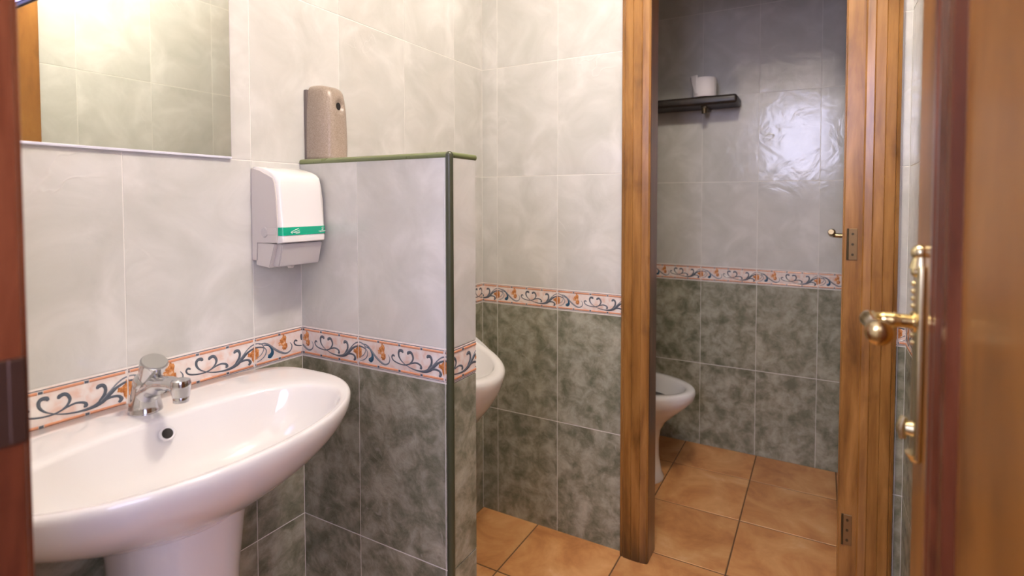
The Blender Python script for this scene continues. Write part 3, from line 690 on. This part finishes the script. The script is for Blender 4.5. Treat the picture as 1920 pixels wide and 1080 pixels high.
# warm grey side cheek, set just proud of the cover's left side
def slab(name, pts, y0, y1, m, parent, bev=.0015):
    bm = bmesh.new(); loft(bm, [[(x, y0, z) for x, z in pts], [(x, y1, z) for x, z in pts]])
    if bev: bmesh.ops.bevel(bm, geom=list(bm.edges), offset=bev, segments=2, affect='EDGES')
    return inv(obj(name, bm, m, smooth=True, angle=40), parent)
sidepts = [(.001, 1.045), (.018, 1.045), (.018, 1.086), (.088, 1.086), (.0900, 1.12), (.0865, 1.18), (.082, 1.216), (.076, 1.229), (.030, 1.246), (.001, 1.2525)]
slab('side_panel', sidepts, .7505, .7545, M_GREY_SIDE, sd, .001)
slab('side_panel', sidepts, .8695, .8730, M_GREY_SIDE, sd, .001)
# green stripe with its print
bm = bmesh.new(); 
for ra, rb in ((disp_ring(1.1025, .1022, .7518, .8722), disp_ring(1.1205, .1016, .7518, .8722)),):
    loft(bm, [ra[1:-1], rb[1:-1]], False, False, closed=False)
band = inv(obj('green_stripe', bm, M_GREEN_LBL, smooth=True), sd)
bm = bmesh.new()
def mark(pts, w=.0007):
    for (ya, za), (yb, zb) in zip(pts[:-1], pts[1:]):
        d = Vector((yb-ya, zb-za)); n = Vector((-d.y, d.x)).normalized()*w
        vs = [bm.verts.new((.1032, *q)) for q in ((ya+n.x, za+n.y), (yb+n.x, zb+n.y), (yb-n.x, zb-n.y), (ya-n.x, za-n.y))]
        bm.faces.new(vs)
mark([(.774, 1.1095), (.783, 1.1135), (.794, 1.1170)], .0007); mark([(.776, 1.1085), (.787, 1.1105), (.796, 1.1135)], .0006); mark([(.781, 1.1080), (.789, 1.1085), (.797, 1.1095)], .0006); mark([(.786, 1.1065), (.797, 1.1070)], .0005)
mark([(.7735, 1.1090), (.778, 1.1065)], .0006)
pr_ = obj('printed_mark', bm, M_LBL_INK); pr_.parent = band; bm = bmesh.new()
mark([(.862, 1.1170), (.857, 1.1175), (.856, 1.1150), (.860, 1.1135), (.859, 1.1115), (.855, 1.1115)], .0006); mark([(.847, 1.1085), (.867, 1.1095)], .0006); mark([(.850, 1.1068), (.864, 1.1075)], .0004)
pr_ = obj('printed_mark', bm, M_LBL_INK); pr_.parent = band
# round lock button in the side
bm = bmesh.new(); tube(bm, [(.046, .7512, 1.109), (.046, .7490, 1.109)], [.0125, .0105], 22); inv(obj('side_button', bm, M_GREY_PL, smooth=True, angle=40), sd)
bm = bmesh.new(); add_box(bm, (.0545, .7492, 1.1035), (.084, .7512, 1.1185), .0008); inv(obj('side_tab', bm, M_GREY_SIDE), sd)
# grey push bar
slab('lower_housing', [(.012, 1.034), (.058, 1.030), (.078, 1.0835), (.012, 1.0865)], .7525, .8715, M_GREY_SIDE, sd, .0015)
slab('push_bar', [(.052, 1.0325), (.080, 1.0325), (.0935, 1.0835), (.070, 1.0845)], .7600, .8655, M_GREY_PL, sd, .002)
bm = bmesh.new(); tube(bm, [(.05, .812, 1.024), (.05, .812, 1.034)], [.006, .010], 14); inv(obj('nozzle', bm, M_GREY_SIDE, smooth=True, angle=40), sd)

# ------------------------------------------------------------------ air freshener
af = empty('air_freshener', (0, .933, 1.279)); tag(af, 'taupe speckled air freshener dispenser with a round hole, standing on the dividing wall', 'air freshener')
def af_ring(z, w, d, n=26):
    pts = [(.0105, .9335-w/2, z)]
    for k in range(n+1):
        a = -PI/2 + PI*k/n
        pts.append((.0125 + d*abs(math.cos(a))**.72, .9335 + w/2*math.copysign(abs(math.sin(a))**.62, math.sin(a)), z))
    pts.append((.0105, .9335+w/2, z)); return pts
Z0 = tp+.0120
prof = [(0, .080, .064), (.003, .084, .067), (.03, .085, .068), (.08, .0835, .067), (.12, .081, .065), (.150, .077, .061), (.165, .074, .057), (.174, .069, .051), (.180, .060, .041), (.183, .046, .028)]
bm = bmesh.new()
NV = 40
prof2 = []
for i in range(len(prof)-1):
    steps = 7 if prof[i+1][0]-prof[i][0] > .02 else 2
    for k in range(steps): prof2.append(tuple(lerp(prof[i][j], prof[i+1][j], k/steps) for j in range(3)))
prof2.append(prof[-1])
RR = [af_ring(Z0+z, w, d, 56) for z, w, d in prof2]
hc = (.9335+.004, Z0+.132)
def dent(p):      # funnel-shaped dimple around the nozzle hole
    x, y, z = p
    if x < .045: return p
    r = math.hypot((y-hc[0]), (z-hc[1])*.72)
    d = 0.0
    if r < .0145: d = .0085*(1-(r/.0145)**2)**1.0
    return (x-d, y, z)
RR = [[dent(p) for p in r] for r in RR]
loft(bm, RR); inv(obj('cover', bm, M_SPECK, smooth=True, angle=60), af)
bm = bmesh.new(); loft(bm, [[(x_, hc[0]+.0062*math.cos(2*PI*k/22), hc[1]+.0092*math.sin(2*PI*k/22)) for k in range(22)] for x_ in (.060, .0712)]); inv(obj('nozzle_hole', bm, M_DARK), af)
inv(box('back_plate', (.0008, .892, Z0-.001), (.0110, .975, Z0+.172), M_GREY_PL if False else plain('dark_taupe_plastic', (.16, .13, .12), .4), bev=.002), af)

# ------------------------------------------------------------------ urinal
ur = empty('urinal', (0, 1.325, .45)); tag(ur, 'white ceramic wall urinal half hidden behind the dividing wall', 'urinal')
UY = 1.325; NU = 48
def ur_ring(z, xf, w, e=2.3, x0=.004):
    r = []
    for k in range(NU):
        t = 2*PI*k/NU; c, s = math.cos(t), math.sin(t)
        cx = x0+(xf-x0)*.42
        x = cx + ((xf-cx) if c > 0 else (cx-x0))*math.copysign(abs(c)**(2/(e if c > 0 else 6)), c)
        r.append((x, UY+w*math.copysign(abs(s)**(2/e), s), z))
    return r
def tilt(r, f):   # rim plane rises towards the wall
    return [(x, y, z + f*(.30-x)) for x, y, z in r]
bm = bmesh.new()
T = .36
outer = [ur_ring(.44, .09, .055), ur_ring(.455, .14, .085), ur_ring(.49, .20, .12), tilt(ur_ring(.535, .243, .134), .15), tilt(ur_ring(.575, .270, .143), .4), tilt(ur_ring(.605, .281, .147), .6), tilt(ur_ring(.628, .285, .149), T), tilt(ur_ring(.636, .283, .148), T), tilt(ur_ring(.640, .277, .143), T)]
inner = [tilt(ur_ring(.640, .255, .124, x0=.02), T), tilt(ur_ring(.632, .248, .118, x0=.03), T), tilt(ur_ring(.59, .232, .107, x0=.04), T*.9), tilt(ur_ring(.54, .21, .09, x0=.05), .5), tilt(ur_ring(.505, .15, .06, x0=.06), .1)]
loft(bm, outer+inner); inv(obj('bowl', bm, M_CERAMIC, smooth=True, angle=60), ur)
bm = bmesh.new()
loft(bm, [ur_ring(.70, .035, .150, 5), ur_ring(.90, .05, .148, 5), ur_ring(.98, .055, .135, 4), ur_ring(1.02, .045, .11, 3), ur_ring(1.035, .03, .08, 3)]); inv(obj('back_shield', bm, M_CERAMIC, smooth=True, angle=60), ur)
bm = bmesh.new(); tube(bm, [(.03, UY, 1.03), (.03, UY, 1.16)], .009, 14); tube(bm, [(.003, UY, 1.16), (.055, UY, 1.16)], [.017, .017], 16); inv(obj('flush_pipe', bm, M_CHROME, smooth=True, angle=40), ur)

# ------------------------------------------------------------------ toilet
wc = empty('toilet', (.35, 2.20, 0)); tag(wc, 'white ceramic toilet bowl without a seat inside the stall', 'toilet')
TY = 2.195
def egg(z, xb, xf, w, n=56):
    r = []; cx = xb+(xf-xb)*.45
    for k in range(n):
        t = 2*PI*k/n; c, s = math.cos(t), math.sin(t)
        x = cx + ((xf-cx) if c > 0 else (cx-xb))*(c if c > 0 else -abs(c)**.75)
        r.append((x, TY+w*s*(1.0 if c > 0 else 1.0), z))
    return r
bm = bmesh.new()
outer = [egg(0, .16, .560, .115), egg(.012, .16, .562, .116), egg(.03, .18, .552, .106), egg(.10, .20, .540, .096), egg(.17, .20, .540, .094), egg(.215, .20, .548, .100), egg(.255, .19, .572, .118), egg(.295, .18, .615, .144), egg(.33, .175, .656, .165), egg(.362, .172, .684, .176), egg(.385, .17, .690, .180), egg(.397, .172, .687, .178), egg(.402, .178, .679, .172)]
inner = [egg(.402, .215, .655, .143), egg(.397, .222, .648, .138), egg(.375, .235, .636, .128), egg(.33, .25, .60, .112), egg(.27, .27, .52, .08)]
loft(bm, outer+inner); inv(obj('bowl', bm, M_CERAMIC, smooth=True, angle=60), wc)
bm = bmesh.new(); loft(bm, [egg(.333, .245, .604, .1135), egg(.336, .245, .606, .1138)]); inv(obj('bowl_water', bm, M_WATER), wc)
bm = bmesh.new(); add_box(bm, (.012, TY-.18, .40), (.17, TY+.18, .76), .02, 3); inv(obj('cistern', bm, M_CERAMIC, smooth=True, angle=40), wc)
bm = bmesh.new(); add_box(bm, (.008, TY-.185, .76), (.175, TY+.185, .785), .008, 3); inv(obj('cistern_lid', bm, M_CERAMIC, smooth=True, angle=40), wc)
bm = bmesh.new(); add_box(bm, (.012, TY-.10, 0), (.21, TY+.10, .40), .02, 3); inv(obj('rear_foot', bm, M_CERAMIC, smooth=True, angle=40), wc)

# ------------------------------------------------------------------ shelf and paper roll
sh = empty('shelf', (.42, STALL, 1.61)); tag(sh, 'dark brown wooden shelf on the back wall of the toilet stall', 'shelf')
SY0 = STALL-.150
bm = bmesh.new(); add_box(bm, (.03, SY0, 1.611), (.800, STALL-.0005, 1.651), .012, 4); inv(obj('board', bm, M_WOOD_DARK, smooth=True, angle=50), sh)
for x in (.17, .655):
    bm = bmesh.new(); add_box(bm, (x-.012, STALL-.125, 1.600), (x+.012, STALL-.0005, 1.614), .004)
    tube(bm, [(x, STALL-.112, 1.612), (x, STALL-.112, 1.578)], [.0125, .0115], 14)
    inv(obj('bracket', bm, M_BRONZE, smooth=True, angle=40), sh)
rl = empty('toilet_roll', (.653, STALL-.105, 1.6505)); tag(rl, 'white toilet paper roll with a loose end, standing on the dark shelf', 'toilet paper')
bm = bmesh.new(); RC = (.655, STALL-.105, 1.6505)
lathe(bm, [(.020, .0), (.050, .0), (.052, .003), (.052, .083), (.050, .086), (.020, .086), (.020, .0)], 40, RC, False, False); inv(obj('roll', bm, M_PAPER, smooth=True, angle=40), rl)
bm = bmesh.new(); lathe(bm, [(.0198, .001), (.0198, .085), (.0188, .085), (.0188, .001)], 24, RC, False, False); inv(obj('core_tube', bm, plain('cardboard', (.45, .36, .27), .9), smooth=True, angle=40), rl)
bm = bmesh.new(); rows = []
for i in range(9):
    t = i/8; z = RC[2] + .010 + t*.086
    row = []
    for j in range(8):
        s = j/7; a = math.radians(245 - s*62*(.25+.75*t)); rad = .0528 + .010*s*t + .003*math.sin(5*s+3*t)*t
        row.append((RC[0]+rad*math.cos(a), RC[1]+rad*math.sin(a), z + .006*s*t))
    rows.append(row)
loft(bm, rows, False, False, closed=False); o = inv(obj('loose_sheet', bm, M_PAPER, smooth=True), rl)
md = o.modifiers.new('s', 'SOLIDIFY'); md.thickness = .0008

# ------------------------------------------------------------------ ceiling lamp
lp = empty('ceiling_lamp', (.935, .76, CEIL)); tag(lp, 'round glowing lamp on the ceiling, seen as a highlight in the pale tiles', 'lamp')
bm = bmesh.new(); lathe(bm, [(.095, -.001), (.095, -.022), (.088, -.026)], 36, (.935, .76, CEIL), True, True); inv(obj('base', bm, M_WHITE_PL, smooth=True, angle=40), lp)
bm = bmesh.new(); lathe(bm, [(.070, -.027), (.082, -.045), (.086, -.070), (.080, -.094), (.060, -.114), (.034, -.124), (.006, -.126)], 36, (.935, .76, CEIL), True, True); inv(obj('diffuser', bm, M_LAMP, smooth=True), lp)
